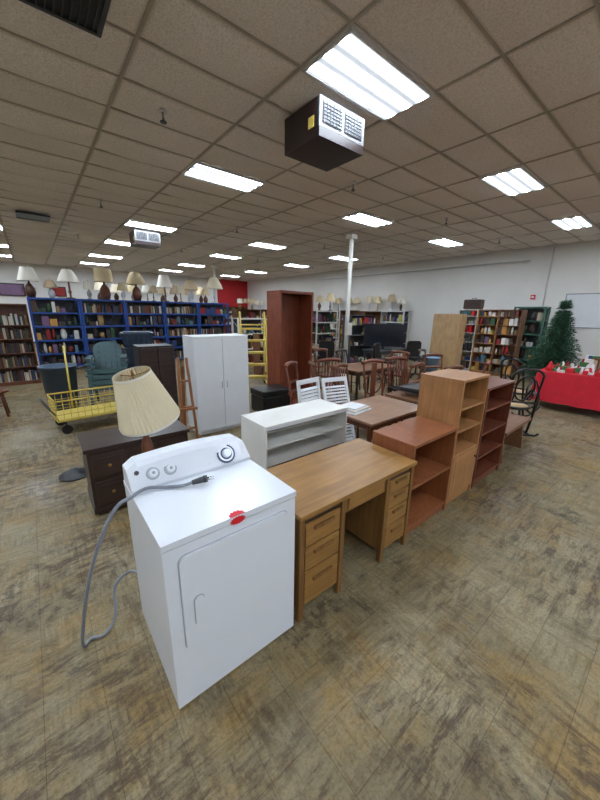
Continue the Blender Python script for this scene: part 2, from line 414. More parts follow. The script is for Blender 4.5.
b=MB()
gc=mat('grey_cord',C(128,132,140),.5)
pts=[(.60,1.535,.948),(.54,1.555,.934),(.46,1.60,.931),(.38,1.62,.945),(.30,1.58,.945),(.22,1.53,.94),(.14,1.53,.80),(.07,1.60,.55),(0.02,1.70,.25),(0.0,1.78,.03),(0.04,1.82,.012),(.1,1.80,.012),(.17,1.84,.06),(.2,1.92,.2),(.28,1.93,.25),(.32,1.855,.28)]
b.tube(smooth_path(pts,8),.0085,gc,10)
b.cyl((.585,1.54,.942),(.64,1.52,.952),.013,dgrey,r1=.018); b.cyl((.64,1.52,.952),(.66,1.513,.954),.020,dgrey)
for d in (-.012,0,.012): b.cyl((.66+d*.3,1.513+d,.954),(.69+d*.3,1.502+d,.954+(.008 if d==0 else 0)),.003,chrome,seg=6)
b.build('dryer_power_cord',(-.05,.01,0))

# ---------- DESK
b=MB(); W=1.13; D=.56; H=.75
b.box(-.01,-.015,H-.03,W+.005,D+.01,H,desk_w)
def pedestal(x0,x1,dr):
    b.box(x0,.02,.09,x1,D,H-.03,desk_wz)
    for xx in (x0,x1-.035):
        for yy in (.0,D-.035): b.box(xx,yy,0,xx+.035,yy+.035,H-.03,desk_wz)
    z=.10
    for h in dr:
        b.box(x0+.045,.004,z,x1-.045,.02,z+h-.014,desk_w)
        b.box(x0+.045+.06,-.012,z+h*.62,x1-.045-.06,.004,z+h*.62+.022,desk_wz)
        b.box(x0+.04,.014,z+h-.014,x1-.04,.021,z+h,darkw)
        z+=h
pedestal(0,.37,(.25,.165,.165)); pedestal(W-.34,W,(.2,.14,.125,.115))
b.box(.37,.012,H-.15,W-.34,.03,H-.03,desk_wz)
b.box(.40,.004,H-.135,W-.37,.012,H-.04,desk_w)
b.box(.37,D-.02,.15,W-.34,D,H-.03,desk_wz)
b.build('wooden_desk',(.985,1.18,0),bevel=.004)

# ---------- bookcases
def bookcase(name,loc,w,d,h,shelves,m,t=.022,rz=0,bottom=.07,back=None,door=0,fill=None,top_over=0,dens=.85,plinth=True):
    b=MB(); back=back or m
    b.box(0,0,0,t,d,h-t,m); b.box(w-t,0,0,w,d,h-t,m)
    b.box(-top_over,-top_over,h-t,w+top_over,d,h,m)
    b.box(t,d-.01,0.02,w-t,d,h-t,back)
    if plinth: b.box(t,.02,0,w-t,.035,bottom,m)
    zs=[bottom]+list(shelves)
    for z in zs: b.box(t,.006,z,w-t,d-.01,z+t*.9,m)
    if door:
        b.box(t+.002,-.002,bottom+t,w-t-.002,.016,door-.004,m)
        b.box(t+.05,-.006,bottom+t+.05,w-t-.05,-.002,door-.05,m)
        b.cyl((w-t-.03,-.02,door-.1),(w-t-.03,0,door-.1),.01,darkw)
    o=b.build(name,loc,rz,bevel=.003)
    if fill:
        c=MB(); zz=zs+[h-t]
        for k in range(len(zs)):
            z=zz[k]+t*.9+.001; gap=zz[k+1]-z-.02; x=t+.01
            if door and z<door-.05: continue
            while x<w-t-.05:
                if fill=='books': ww=R.uniform(.02,.05); hh=min(gap,R.uniform(.18,.27)); dd=R.uniform(.14,.2); mm=R.choice(bookp)
                else: ww=R.uniform(.05,.14); hh=min(gap,R.uniform(.08,.28)); dd=R.uniform(.1,d*.8); mm=R.choice(pal if fill=='goods' else xmas[:2]+pal+bookp)
                if x+ww>w-t-.01: break
                if R.random()<dens:
                    yf=R.uniform(.02,.05)
                    if fill!='books' and R.random()<.45:
                        r=min(ww/2,dd/2)*.9
                        c.lathe([(0,0),(r*.7,0),(r,hh*.4),(r*.8,hh*.8),(r*.4,hh),(0,hh)],(x+ww/2,yf+r,z),mm,10)
                    else: c.box(x,yf,z,x+ww-.003,min(yf+dd,d-.02),z+hh,mm)
                x+=ww+(.0 if fill=='books' else R.uniform(0,.03))
        nm='books' if fill=='books' else 'assorted_housewares'
        c.build(nm,(0,0,0),parent=o)
    return o
bookcase('low_bookcase',(2.15,1.22,0),.70,.4,.85,[.44],cherry,t=.028,top_over=.008)
bookcase('tall_bookcase',(2.875,1.235,0),.545,.42,1.27,[.52,.76,.98],oak,t=.024,door=.52)
bookcase('cherry_bookcase',(3.45,1.235,0),.72,.32,1.12,[.33,.60,.86],cherry_d,t=.024)
bookcase('mahogany_bookcase',(3.72,5.2,0),.85,.45,2.22,[],redbrown,t=.05,top_over=.0)
b=MB(); w,d,h=1.02,.42,.42
b.box(0,0,h-.02,w,d,h,cream_lam); b.box(0,0,0,.02,d,h-.02,cream_lam); b.box(w-.02,0,0,w,d,h-.02,cream_lam)
b.box(.02,d-.01,0,w-.02,d,h-.02,cream_lam); b.box(.02,0,0,w-.02,d-.01,.02,cream_lam)
b.box(.02,.03,.19,w-.02,d-.01,.205,cream_lam); b.box(.02,.12,.30,w-.02,d-.01,.31,cream_lam)
b.box(.02,.004,h-.045,w-.02,.012,h-.02,white_lam); b.box(.02,.004,.02,w-.02,.012,.035,chrome)
b.build('white_display_shelf',(1.40,2.17,.462),bevel=.003)
b=MB(); b.box(-.02,-.02,.43,1.1,.5,.46,cherry_d); b.box(0,0,.06,1.08,.48,.43,cherry_d)
for k in range(3): b.box(.02+.355*k,-.012,.09,.35+.355*k,0,.41,cherry_d)
for xx in (0,1.03):
    for yy in (0,.43): b.box(xx,yy,0,xx+.05,yy+.05,.06,darkw)
b.build('low_sideboard',(1.37,2.12,0),bevel=.004)

b=MB(); w,d,h=.86,.42,1.47
b.box(0,.02,.06,w,d,h-.02,white_lam); b.box(-.005,-.005,h-.02,w+.005,d,h,white_lam); b.box(.03,.04,0,w-.03,d-.02,.06,white_lam)
b.box(.002,0,.07,w/2-.003,.018,h-.025,white_lam); b.box(w/2+.003,0,.07,w-.002,.018,h-.025,white_lam)
for xx in (w/2-.04,w/2+.04):
    b.cyl((xx,-.025,.7),(xx,-.025,.8),.005,chrome)
    for z in (.71,.79): b.cyl((xx,-.025,z),(xx,0,z),.004,chrome,seg=6)
b.build('white_storage_cabinet',(1.70,4.43,0),bevel=.004)

b=MB(); w,d,h=.88,.48,.66
b.box(-.02,-.02,h-.035,w+.02,d,h,darkw); b.box(0,0,.08,w,d-.01,h-.035,darkw)
b.box(-.01,-.01,.03,w+.01,d-.005,.08,darkw)
for xx in (.02,w-.1):
    for yy in (.01,d-.1): b.box(xx,yy,0,xx+.08,yy+.08,.03,darkw)
for i in range(3):
    for j in range(2):
        x0=.03+.28*i; z0=.1+.26*j; b.box(x0,-.014,z0,x0+.26,0,z0+.235,darkw); b.box(x0+.03,-.02,z0+.03,x0+.23,-.014,z0+.2,darkw)
        b.cyl((x0+.13,-.035,z0+.12),(x0+.13,-.02,z0+.12),.014,lbase[0])
b.build('dark_dresser',(.19,3.12,0),bevel=.006)

b=MB()
b.lathe([(0,0),(.14,0),(.14,.015),(.05,.03),(.02,.05)],(0,0,0),chairw,24)
b.lathe([(.018,.04),(.018,.4),(.03,.43),(.018,.47),(.018,.78),(.035,.82),(.04,.90),(.022,.97),(.012,1.02),(.01,1.08)],(0,0,0),chairw,16)
b.cyl((0,0,1.03),(0,0,1.12),.02,lbase[0])
M=Matrix.Translation((0.0,0,1.255))@Matrix.Rotation(math.radians(-15),4,'Y')@Matrix.Rotation(math.radians(6),4,'X')
b.lathe([(.190,-.175),(.192,-.17),(.112,.17),(.110,.175)],(0,0,0),shade_big,88,M,pleat=.06)
b.lathe([(.201,-.182),(.203,-.163)],(0,0,0),shade_m[2],72,M); b.lathe([(.120,.165),(.118,.180)],(0,0,0),shade_m[2],72,M)
top=M@Vector((0,0,.16)); b.cyl((0,0,1.1),top,.005,lbase[0])
for a in range(3):
    p=M@Vector((.111*math.cos(a*2.09),.111*math.sin(a*2.09),.16)); b.cyl(top,p,.003,lbase[0],seg=6)
b.cyl(top,top+Vector((0,0,.04)),.008,lbase[0])
b.build('floor_lamp',(.50,2.3,0))

def tlamp(x,y,z,s=1,kind=None,nm='table_lamp'):
    k=R.randrange(3) if kind is None else kind
    b=MB(); bm_=R.choice(lbase); sm=R.choice(shade_m)
    prof=[[(0,0),(.08,0),(.08,.02),(.03,.04),(.07,.12),(.08,.2),(.04,.29),(.015,.32),(.012,.38)],
          [(0,0),(.09,0),(.09,.015),(.02,.03),(.02,.1),(.035,.14),(.02,.18),(.02,.28),(.012,.38)],
          [(0,0),(.07,0),(.1,.1),(.09,.2),(.05,.27),(.02,.3),(.012,.38)]][k]
    b.lathe([(r*s,zz*s) for r,zz in prof],(0,0,0),bm_,16)
    sh=[[(.2,.34),(.11,.62)],[(.17,.34),(.15,.6)],[(.21,.34),(.17,.45),(.09,.6)]][R.randrange(3)]
    b.lathe([(r*s,zz*s) for r,zz in sh],(0,0,0),sm,24)
    b.lathe([(0.001,.57*s),(sh[-1][0]*s,.575*s)],(0,0,0),sm,24)
    b.cyl((0,0,.36*s),(0,0,.66*s),.006,lbase[0],seg=8)
    b.build(nm,(x,y,z+.004))

def blueshelf(x,y,w,h=2.1,d=.5,fill='goods',n=5,m=None,rz=0,nm='blue_metal_shelf'):
    m=m or bluem
    b=MB()
    for xx in (0,w-.05):
        for yy in (0,d-.05): b.box(xx,yy,0,xx+.05,yy+.05,h,m)
    zs=[.12+(h-.13)*k/(n-1) for k in range(n)]
    zs[-1]=h
    for z in zs: b.box(0,.005,z-.012,w,d-.005,z,m); b.box(.05,0,z-.05,w-.05,.02,z,m)
    b.tube([(.05,d-.03,.15),(w-.05,d-.03,h-.1)],.008,m,6); b.tube([(w-.05,d-.03,.15),(.05,d-.03,h-.1)],.008,m,6)
    if fill: b.box(.05,d-.02,.1,w-.05,d-.012,h-.03,dgrey)
    o=b.build(nm,(x,y,0),rz)
    c=MB()
    for k in range(n-1):
        z=zs[k]+.001; xx=.07; gap=zs[k+1]-z-.08
        bk=fill=='books' or (fill=='mix' and R.random()<.4)
        while xx<w-.1:
            ww=R.uniform(.025,.05) if bk else R.uniform(.06,.2); hh=min(gap,R.uniform(.18,.28) if bk else R.uniform(.1,.34)); mm=R.choice(bookp if bk else pal+bookp)
            if xx+ww>w-.06: break
            if R.random()<.93:
                if not bk and R.random()<.5:
                    r=ww/2*.9; c.lathe([(0,0),(r*.7,0),(r,hh*.4),(r*.75,hh*.85),(r*.3,hh),(0,hh)],(xx+ww/2,.05+r,z),mm,10)
                else: c.box(xx,.03,z,xx+ww-.003,R.uniform(.2,d-.08),z+hh,mm)
            xx+=ww+(0 if bk else .015)
    c.build('books' if fill=='books' else 'assorted_housewares',parent=o)
    return o
bx=0.0
for i in range(5):
    blueshelf(bx,12.1,1.22,2.1,.5,'mix' if i else 'goods',n=6); bx+=1.235
for k in range(13):
    tlamp(.12+.47*k,12.24 if k%2 else 12.46,2.1,R.uniform(.8,.9) if k%2 else R.uniform(1.3,1.6))
for i in range(2): bookcase('brown_bookcase',(-1.95+.97*i,10.2,0),.95,.32,1.9,[.42,.75,1.08,1.4],chairw,fill='books',dens=1)
for i in range(3): bookcase('wall_bookcase',(-6+1.3*i,21.5,0),1.2,.35,2.0,[.45,.85,1.25,1.6],chairw,fill='books')
for i in range(4):
    blueshelf(2.2+1.3*i,16.5,1.25,2.1,.5,'goods',m=greenm if i%2 else bluem,nm='metal_shelf')
    for k in range(2): tlamp(2.5+1.3*i+.6*k,16.75,2.1,R.uniform(1.1,1.4))
for i in range(5): bookcase('wall_bookcase',(7.0+1.1*i,21.5,0),1.05,.35,2.1,[.45,.85,1.25,1.65],midw,fill='goods')
yy=20.6; i=0
while yy>8.2:
    if i%3==0: blueshelf(12.25,yy,1.2,1.95,.45,'goods',m=steel,rz=-90,nm='metal_shelf')
    else: bookcase('display_bookcase',(12.25,yy,0),1.2,.45,1.95,[.4,.75,1.1,1.45],[None,midw,off_white][i%3],rz=-90,fill='goods')
    if i%2==0 or i>6:
        for k in range(2): tlamp(12.5,yy-.35-.5*k,1.95,R.uniform(.85,1.1))
    yy-=1.25; i+=1
for k,(m_,h_) in enumerate(((off_white,2.0),(oak,2.0),(midw,2.0))):
    bookcase('gift_bookcase',(11.1,5.3-.62*k,0),.61,.4,h_,[.35,.65,.95,1.25,1.52,1.78],m_,rz=-90,fill='xmas',dens=1)
bookcase('pine_bookcase',(10.75,4.85,0),.9,.4,1.85,[.4,.8,1.2,1.5],lightw,rz=90,fill=None)
b=MB(); b.rrect(0,0,.55,.3,.04,0,.22,darkw); b.tube([(.2,.11,.3),(.2,.11,.34),(.34,.11,.34),(.34,.11,.3)],.01,black,6); b.build('suitcase',(11.15,5.2,2.01),rz=-90,bevel=.01)
blueshelf(11.9,3.95,.85,2.1,.45,'goods',n=6,m=greenm,rz=-90,nm='green_metal_shelf')
blueshelf(8.9,9.9,1.2,1.9,.45,'goods',m=off_white,nm='white_shelf')
blueshelf(7.3,10.3,1.3,1.9,.45,'goods',m=dgrey,nm='metal_shelf')
for k in range(2): tlamp(7.6+.6*k,10.5,1.9,R.uniform(.9,1.1)); tlamp(9.2+.6*k,10.1,1.9,R.uniform(.9,1.1))

# ---------- yellow rolling ladder
b=MB()
for xx in (0,.6):
    b.cyl((xx,0,.08),(xx,.65,1.5),.022,yellow); b.cyl((xx,.65,.08),(xx,.65,1.5),.022,yellow)
    b.cyl((xx,0,.1),(xx,.65,.1),.018,yellow)
    b.tube(smooth_path([(xx,0,.1),(xx,.0,.9),(xx,.5,1.75),(xx,.66,1.7),(xx,.65,1.5)],5),.02,yellow)
    for yy_ in (0,.65): b.cyl((xx-.015,yy_,.05),(xx+.015,yy_,.05),.05,black)
for k in range(5):
    z=.28+.28*k; y_=.65*(z-.08)/1.42; b.box(0,y_-.03,z-.02,.6,y_+.15,z+.025,yellow)
b.cyl((0,.65,1.5),(.6,.65,1.5),.02,yellow); b.cyl((0,.65,.5),(.6,.65,.5),.018,yellow)
b.build('rolling_step_ladder',(3.72,6.7,0),rz=-25)

b=MB()
w,d=1.05,.6
for z in (.22,.52):
    b.tube([(0,0,z),(w,0,z),(w,d,z),(0,d,z)],.014,yellow,6,closed=True)
for k in range(13): b.cyl((w*k/12,0,.22),(w*k/12,0,.52),.004,yellow,seg=5); b.cyl((w*k/12,d,.22),(w*k/12,d,.52),.004,yellow,seg=5); b.cyl((w*k/12,0,.22),(w*k/12,d,.22),.004,yellow,seg=5)
for k in range(7): b.cyl((0,d*k/6,.22),(0,d*k/6,.52),.004,yellow,seg=5); b.cyl((w,d*k/6,.22),(w,d*k/6,.52),.004,yellow,seg=5)
for z in (.32,.42): b.tube([(0,0,z),(w,0,z),(w,d,z),(0,d,z)],.005,yellow,5,closed=True)
b.box(.02,.02,.225,w-.02,d-.02,.24,yellow)
for xx in (.1,w-.1):
    for yy_ in (.05,d-.05): b.cyl((xx,yy_-.015,.07),(xx,yy_+.015,.07),.07,black,seg=16); b.cyl((xx,yy_,.07),(xx,yy_,.22),.015,dgrey)
b.tube(smooth_path([(0,.1,.3),(-.12,.1,.5),(-.12,d-.1,.5),(0,d-.1,.3)],4),.012,dgrey)
b.cyl((.3,d,.22),(.32,d+.02,1.25),.014,yellow)
b.build('yellow_wire_cart',(.08,5.65,0),rz=6)
b=MB(); b.rrect(0,-.45,1.0,0,.12,-.25,-.22,grey_pl,Matrix.Rotation(math.radians(-90),4,'X'))
for xx in (.12,.88):
    for yy_ in (.1,.36): b.cyl((xx,yy_-.0,.0),(xx,yy_,.22),.012,dgrey)
b.build('grey_folding_stool',(.25,4.55,.0),rz=0)
b=MB(); b.lathe([(0,0),(.15,0),(.15,.02),(.05,.04),(.03,.09),(0,.09)],(0,0,0),dgrey,24); b.build('umbrella_stand_base',(.12,4.15,0))

def can(name,x,y,r,h,m,lid=None):
    b=MB(); b.lathe([(0,0),(r*.82,0),(r,h),(r*1.06,h),(r*1.06,h+.03),(r*.98,h+.03),(r*.8,.05),(0,.05)],(0,0,0),m,28)
    for k in range(2): b.tube([(r*(1.0 if k else -1.0),-.06,h-.05),(r*(1.14 if k else -1.14),-.05,h-.06),(r*(1.14 if k else -1.14),.05,h-.06),(r*(1.0 if k else -1.0),.06,h-.05)],.01,m,6)
    if lid: b.lathe([(r*1.04,h+.031),(r*.9,h+.08),(0,h+.1)],(0,0,0),lid,28)
    b.build(name,(x,y,0))
can('trash_can',.25,7.35,.28,.78,can_b)
can('recycling_bin',9.3,5.1,.26,.55,can_blue)
def totes(name,x,y,n,m,z=0,rz=0,s=1,jit=8):
    b=MB(); zz=0
    for k in range(n):
        M=Matrix.Translation((R.uniform(-.02,.02),R.uniform(-.02,.02),zz))@Matrix.Rotation(math.radians(R.uniform(-jit,jit)),4,'Z')
        b.frustum(0,0,0,.27*s,.27*s,.17*s,.33*s,.22*s,m,M); b.rrect(-.34*s,-.24*s,.34*s,.24*s,.05,-.31*s,-.27*s,m,M@Matrix.Rotation(math.radians(-90),4,'X'))
        b.rrect(-.28*s,-.18*s,.28*s,.18*s,.05,-.33*s,-.31*s,m,M@Matrix.Rotation(math.radians(-90),4,'X'))
        for q in (-.22,-.11,0,.11,.22): b.box(q*s-.012,-.225*s,.04,q*s+.012,-.18*s,.26*s,m,M)
        zz+=.335*s
    b.build(name,(x,y,z),rz,bevel=.006)
totes('storage_tote_stack',1.85,8.2,4,tote_n,rz=-5,s=1.0,jit=14)
# stacked resin patio chairs
b=MB(); m=tote_g
for k in range(4):
    dz=.1*k; dy=.035*k
    M=Matrix.Translation((0,dy,dz))
    b.hexa([(-.26,-.25,.37),(.26,-.25,.37),(.23,.2,.33),(-.23,.2,.33),(-.26,-.25,.4),(.26,-.25,.4),(.23,.2,.36),(-.23,.2,.36)],m,M)
    b.box(-.26,-.27,.33,.26,-.24,.41,m,M)
    for sx in (-1,1):
        if k==0:
            b.hexa([(sx*.3-.035,-.28,0),(sx*.3+.035,-.28,0),(sx*.3+.035,-.22,0),(sx*.3-.035,-.22,0),(sx*.28-.035,-.25,.6),(sx*.28+.035,-.25,.6),(sx*.28+.035,-.19,.6),(sx*.28-.035,-.19,.6)],m,M)
            b.hexa([(sx*.28-.035,.28,0),(sx*.28+.035,.28,0),(sx*.28+.035,.34,0),(sx*.28-.035,.34,0),(sx*.25-.035,.16,.6),(sx*.25+.035,.16,.6),(sx*.25+.035,.22,.6),(sx*.25-.035,.22,.6)],m,M)
        else:
            b.hexa([(sx*.29-.035,-.265,.35),(sx*.29+.035,-.265,.35),(sx*.29+.035,-.205,.35),(sx*.29-.035,-.205,.35),(sx*.28-.035,-.25,.6),(sx*.28+.035,-.25,.6),(sx*.28+.035,-.19,.6),(sx*.28-.035,-.19,.6)],m,M)
        b.box(sx*.29-.05,-.29,.6,sx*.29+.05,.26,.63,m,M)
    # solid moulded back with rounded top
    P=[(-.24,.34),(.24,.34)]+[(.25*math.cos(math.pi*q/12),.74+.15*math.sin(math.pi*q/12)) for q in range(13)]
    Mb=M@Matrix(((1,0,0,0),(0,1,.26,.10),(0,0,1,0),(0,0,0,1)))
    b.prism(P,0,.02,m,Mb)
    for q in (-.15,-.05,.05,.15): b.box(q-.012,-.008,.42,q+.012,0,.8,dgrey,Mb)
b.build('stacked_patio_chairs',(1.02,7.2,0),rz=-14,bevel=.006)
b=MB(); b.box(0,.02,.05,.5,.4,1.3,black); b.box(.01,0,.07,.245,.02,1.28,darkw); b.box(.255,0,.07,.49,.02,1.28,darkw); b.box(.02,.04,0,.48,.38,.05,black)
for xx in (.22,.28): b.cyl((xx,-.02,.7),(xx,0,.7),.01,chrome)
b.build('dark_cabinet',(1.15,5.1,0),bevel=.004)
b=MB()
lw=wood('easel_wood',C(120,74,42),C(156,100,58),'Z')
for s_ in (-1,1):
    b.hexa([(s_*.1-.016,-.015,0),(s_*.1+.016,-.015,0),(s_*.1+.016,.015,0),(s_*.1-.016,.015,0),(s_*.05-.016,.2,1.25),(s_*.05+.016,.2,1.25),(s_*.05+.016,.23,1.25),(s_*.05-.016,.23,1.25)],lw)
b.hexa([(-.02,.43,0),(.02,.43,0),(.02,.46,0),(-.02,.46,0),(-.02,.23,1.15),(.02,.23,1.15),(.02,.26,1.15),(-.02,.26,1.15)],lw)
for z in (.35,.62,.95):
    t=z/1.25; hw=.1-.05*t; b.box(-hw,.215*t-.012,z,hw,.215*t+.012,z+.025,lw)
b.box(-.12,.055,.6,.12,.1,.63,lw)
b.build('wooden_easel',(1.36,3.85,0),rz=-10,bevel=.002)
b=MB(); b.box(0,0,.04,.62,.45,.34,black); b.box(-.01,-.01,.345,.63,.46,.46,black)
for xx in (.05,.57):
    for yy_ in (.05,.4): b.cyl((xx,yy_,0),(xx,yy_,.04),.02,darkw)
b.build('black_ottoman',(2.98,4.65,0),bevel=.02)

# ---------- tables & chairs
def table(name,x,y,w,d,h,m,lm_=None,rz=0):
    b=MB(); lm_=lm_ or m
    b.box(0,0,h-.03,w,d,h,m); b.box(.06,.06,h-.11,w-.06,.08,h-.03,lm_); b.box(.06,d-.08,h-.11,w-.06,d-.06,h-.03,lm_); b.box(.06,.08,h-.11,.08,d-.08,h-.03,lm_); b.box(w-.08,.08,h-.11,w-.06,d-.08,h-.03,lm_)
    for xx in (.08,w-.08):
        for yy_ in (.08,d-.08):
            b.lathe([(0,0),(.018,0),(.022,.1),(.03,.3),(.022,.45),(.035,.5),(.035,h-.03)],(xx,yy_,0),lm_,12)
    b.build(name,(x,y,0),rz,bevel=.005)
table('dining_table',2.62,2.0,1.1,.75,.70,tabw,chairw)
table('dining_table',3.85,2.05,1.0,.7,.70,midw,chairw)
table('dining_table',4.7,4.0,1.3,.8,.75,midw,darkw)
def chair(x,y,rz,m=chairw,style=0,seatm=None,h=.95):
    b=MB(); sm=seatm or m
    b.rrect(-.22,-.21,.22,.21,.06,.0,.035,sm,Matrix.Translation((0,0,.43))@Matrix.Rotation(math.radians(90),4,'X'))
    for sx in (-1,1):
        b.cyl((sx*.2,-.19,0),(sx*.17,-.16,.44),.016,m,r1=.022); b.cyl((sx*.2,.22,0),(sx*.17,.17,.44),.016,m,r1=.022)
        b.cyl((sx*.19,-.18,.16),(sx*.19,.2,.16),.01,m)
        b.tube(smooth_path([(sx*.18,.18,.45),(sx*.19,.21,.7),(sx*.2,.27,h-.03)],4),.018,m)
    b.cyl((-.19,0,.16),(.19,0,.16),.01,m)
    P=lambda t,z:(-.22+.44*t,.27+.03*math.sin(math.pi*t),z)
    b.tube([P(k/8,h-.03+.03*math.sin(math.pi*k/8)) for k in range(9)],.032,m)
    if style==0:
        for k in range(1,6): b.cyl((-.18+.06*k,.19,.45),(-.2+.0667*k,.28,h-.02),.009,m)
    elif style==1:
        for z in (.6,.74): b.tube([(-.19+.38*k/6,.22+(z-.6)*.2+.02*math.sin(math.pi*k/6),z) for k in range(7)],.024,m)
    else:
        b.tube([(.19*math.cos(a),.24,.7+.17*math.sin(a)) for a in [2*math.pi*k/20 for k in range(20)]],.014,m,closed=True)
        b.box(-.05,.225,.45,.05,.24,h-.03,m)
    b.build('dining_chair',(x,y,0),rz)
for (x,y,rz,st,m_,sm_,hh) in ((3.65,3.15,15,0,chairw,None,1.05),(4.2,3.05,-10,2,cherry_d,None,1.08),(4.75,3.1,185,1,chairw,None,1.05),(3.2,3.75,30,1,cherry_d,None,1.05),
    (3.75,3.85,60,0,chairw,None,1.02),(5.3,3.4,-20,0,cherry_d,black,1.0),(5.35,2.75,170,2,chairw,None,1.0),(5.85,3.5,20,0,chairw,None,1.0),(5.1,5.25,0,1,chairw,None,1.0),
    (5.8,5.2,10,0,darkw,None,.95),(6.5,4.4,-70,0,chairw,None,.95),(4.25,4.5,160,0,cherry_d,None,1.0),(6.4,3.3,-30,1,chairw,None,1.0),(6.3,2.65,200,2,cherry_d,black,1.0),(7.2,3.9,10,1,darkw,None,1.0)):
    chair(x,y,rz,m_,st,sm_,hh)
def shutter(x,y,rz,rx,h=1.0):
    b=MB(); w=.42
    b.box(0,0,0,.04,.03,h,white_lam); b.box(w-.04,0,0,w,.03,h,white_lam); b.box(.04,0,0,w-.04,.03,.08,white_lam); b.box(.04,0,h-.06,w-.04,.03,h,white_lam); b.box(.04,0,h/2-.03,w-.04,.03,h/2+.03,white_lam)
    z=.1
    while z<h-.09:
        if abs(z-h/2)>.05:
            M=Matrix.Translation((0,.015,z))@Matrix.Rotation(math.radians(40),4,'X'); b.box(.04,-.022,-.003,w-.04,.022,.003,white_lam,M)
        z+=.045
    b.build('louvered_shutter',(x,y,.0),rz,rx=rx)
shutter(2.52,2.95,8,-9,1.0); shutter(2.96,2.9,-12,-20,1.0)
b=MB(); b.box(0,0,0,.36,.3,.012,white_lam); b.box(.02,.02,.012,.34,.28,.04,off_white); b.box(.05,.04,.04,.3,.26,.06,white_lam); b.build('folded_linens',(2.7,2.3,.701),rz=8,bevel=.005)
b=MB(); b.rrect(-.22,-.2,.22,.2,.06,0,.06,black,Matrix.Translation((0,0,.06))@Matrix.Rotation(math.radians(90),4,'X')); b.build('black_seat_cushion',(4.2,2.45,.701),rz=10,bevel=.015)

b=MB(); b.box(0,0,.40,1.0,.36,.44,midw)
for xx in (.08,.86): b.hexa([(xx,.02,0),(xx+.05,.02,0),(xx+.05,.34,0),(xx,.34,0),(xx,.06,.4),(xx+.05,.06,.4),(xx+.05,.30,.4),(xx,.30,.4)],midw)
b.box(.12,.16,.2,.88,.2,.26,midw); b.build('wooden_bench',(4.3,1.25,0),rz=2,bevel=.005)
def bentwood(x,y,rz):
    b=MB(); m=black
    seat=[(.22*math.cos(a),.22*math.sin(a),.44) for a in [2*math.pi*k/24 for k in range(24)]]
    b.tube(seat,.022,m,closed=True); b.lathe([(0,.435),(.215,.435),(.215,.45),(0,.45)],(0,0,0),lightw,24)
    for sx in (-1,1):
        b.tube(smooth_path([(sx*.22,-.45,.14),(sx*.22,-.2,.03),(sx*.22,.1,.02),(sx*.22,.35,.06),(sx*.22,.5,.14)],6),.018,m)
        b.tube(smooth_path([(sx*.22,-.2,.03),(sx*.22,-.33,.3),(sx*.23,-.2,.56),(sx*.24,.0,.7),(sx*.24,.2,.56),(sx*.24,.12,.36),(sx*.23,-.05,.36),(sx*.22,-.1,.44)],8),.018,m)
        b.tube(smooth_path([(sx*.22,.1,.018),(sx*.21,.22,.35),(sx*.2,.26,.6),(sx*.19,.38,1.0)],6),.018,m)
    b.tube(smooth_path([(-.19,.38,1.0),(-.1,.40,1.07),(.1,.40,1.07),(.19,.38,1.0)],6),.018,m)
    b.tube([(.12*math.cos(a),.32+.06*math.sin(a),.78+.2*math.sin(a)) for a in [2*math.pi*k/20 for k in range(20)]],.013,m,closed=True)
    b.cyl((-.22,-.4,.1),(.22,-.4,.1),.014,m); b.cyl((-.22,.4,.08),(.22,.4,.08),.014,m); b.cyl((-.2,.26,.55),(.2,.26,.55),.014,m)
    b.build('bentwood_rocking_chair',(x,y,0),rz)
bentwood(5.85,1.7,125); bentwood(7.0,2.0,80)

table('computer_desk',7.9,5.9,1.6,.75,.74,dgrey,dgrey)
b=MB(); b.rrect(-.62,.08,.62,.78,.015,-.02,.02,black); b.box(-.6,-.022,.1,.6,-.02,.76,mat('tv_screen',C(30,34,42),.12)); b.box(-.05,-.015,.015,.05,.015,.1,black); b.box(-.28,-.12,0,.28,.12,.015,black)
b.build('television',(8.5,6.3,.741),rz=-50)
table('computer_desk',6.2,7.6,1.4,.7,.74,midw,dgrey)
bookcase('grey_hutch',(8.4,7.6,0),1.2,.4,1.75,[.7,1.05,1.4],dgrey,fill='goods',dens=.6)
bookcase('grey_hutch',(9.9,8.3,0),1.0,.4,1.9,[.7,1.05,1.4],midw,fill='goods',dens=.7)
def ochair(x,y,rz):
    b=MB()
    for k in range(5):
        a=2*math.pi*k/5; b.cyl((0,0,.1),(.28*math.cos(a),.28*math.sin(a),.07),.018,black); b.cyl((.28*math.cos(a),.28*math.sin(a)-.012,.03),(.28*math.cos(a),.28*math.sin(a)+.012,.03),.03,black)
    b.cyl((0,0,.1),(0,0,.44),.025,black)
    b.rrect(-.24,-.24,.24,.24,.08,0,.08,black,Matrix.Translation((0,0,.52))@Matrix.Rotation(math.radians(90),4,'X'))
    b.rrect(-.22,.6,.22,1.05,.09,.22,.28,black); b.tube([(0,.1,.46),(0,.3,.48),(0,.3,.7)],.018,black)
    for sx in (-1,1): b.tube([(sx*.24,.1,.48),(sx*.3,.1,.5),(sx*.3,.1,.68),(sx*.3,-.15,.68)],.015,black)
    b.build('office_chair',(x,y,0),rz)
ochair(7.3,5.3,20); ochair(8.7,5.2,-30); ochair(6.6,6.9,140)
bookcase('small_shelf',(5.0,8.0,0),1.0,.35,1.2,[.4,.8],midw,fill='goods')
blueshelf(5.2,9.6,1.2,1.6,.45,'goods',n=4,m=off_white,nm='white_shelf')
bookcase('wooden_bookcase',(6.7,12.4,0),1.1,.35,1.9,[.4,.8,1.2,1.5],midw,fill='goods')
for k in range(3): tlamp(6.95+.3*k,12.6,1.9,.7)

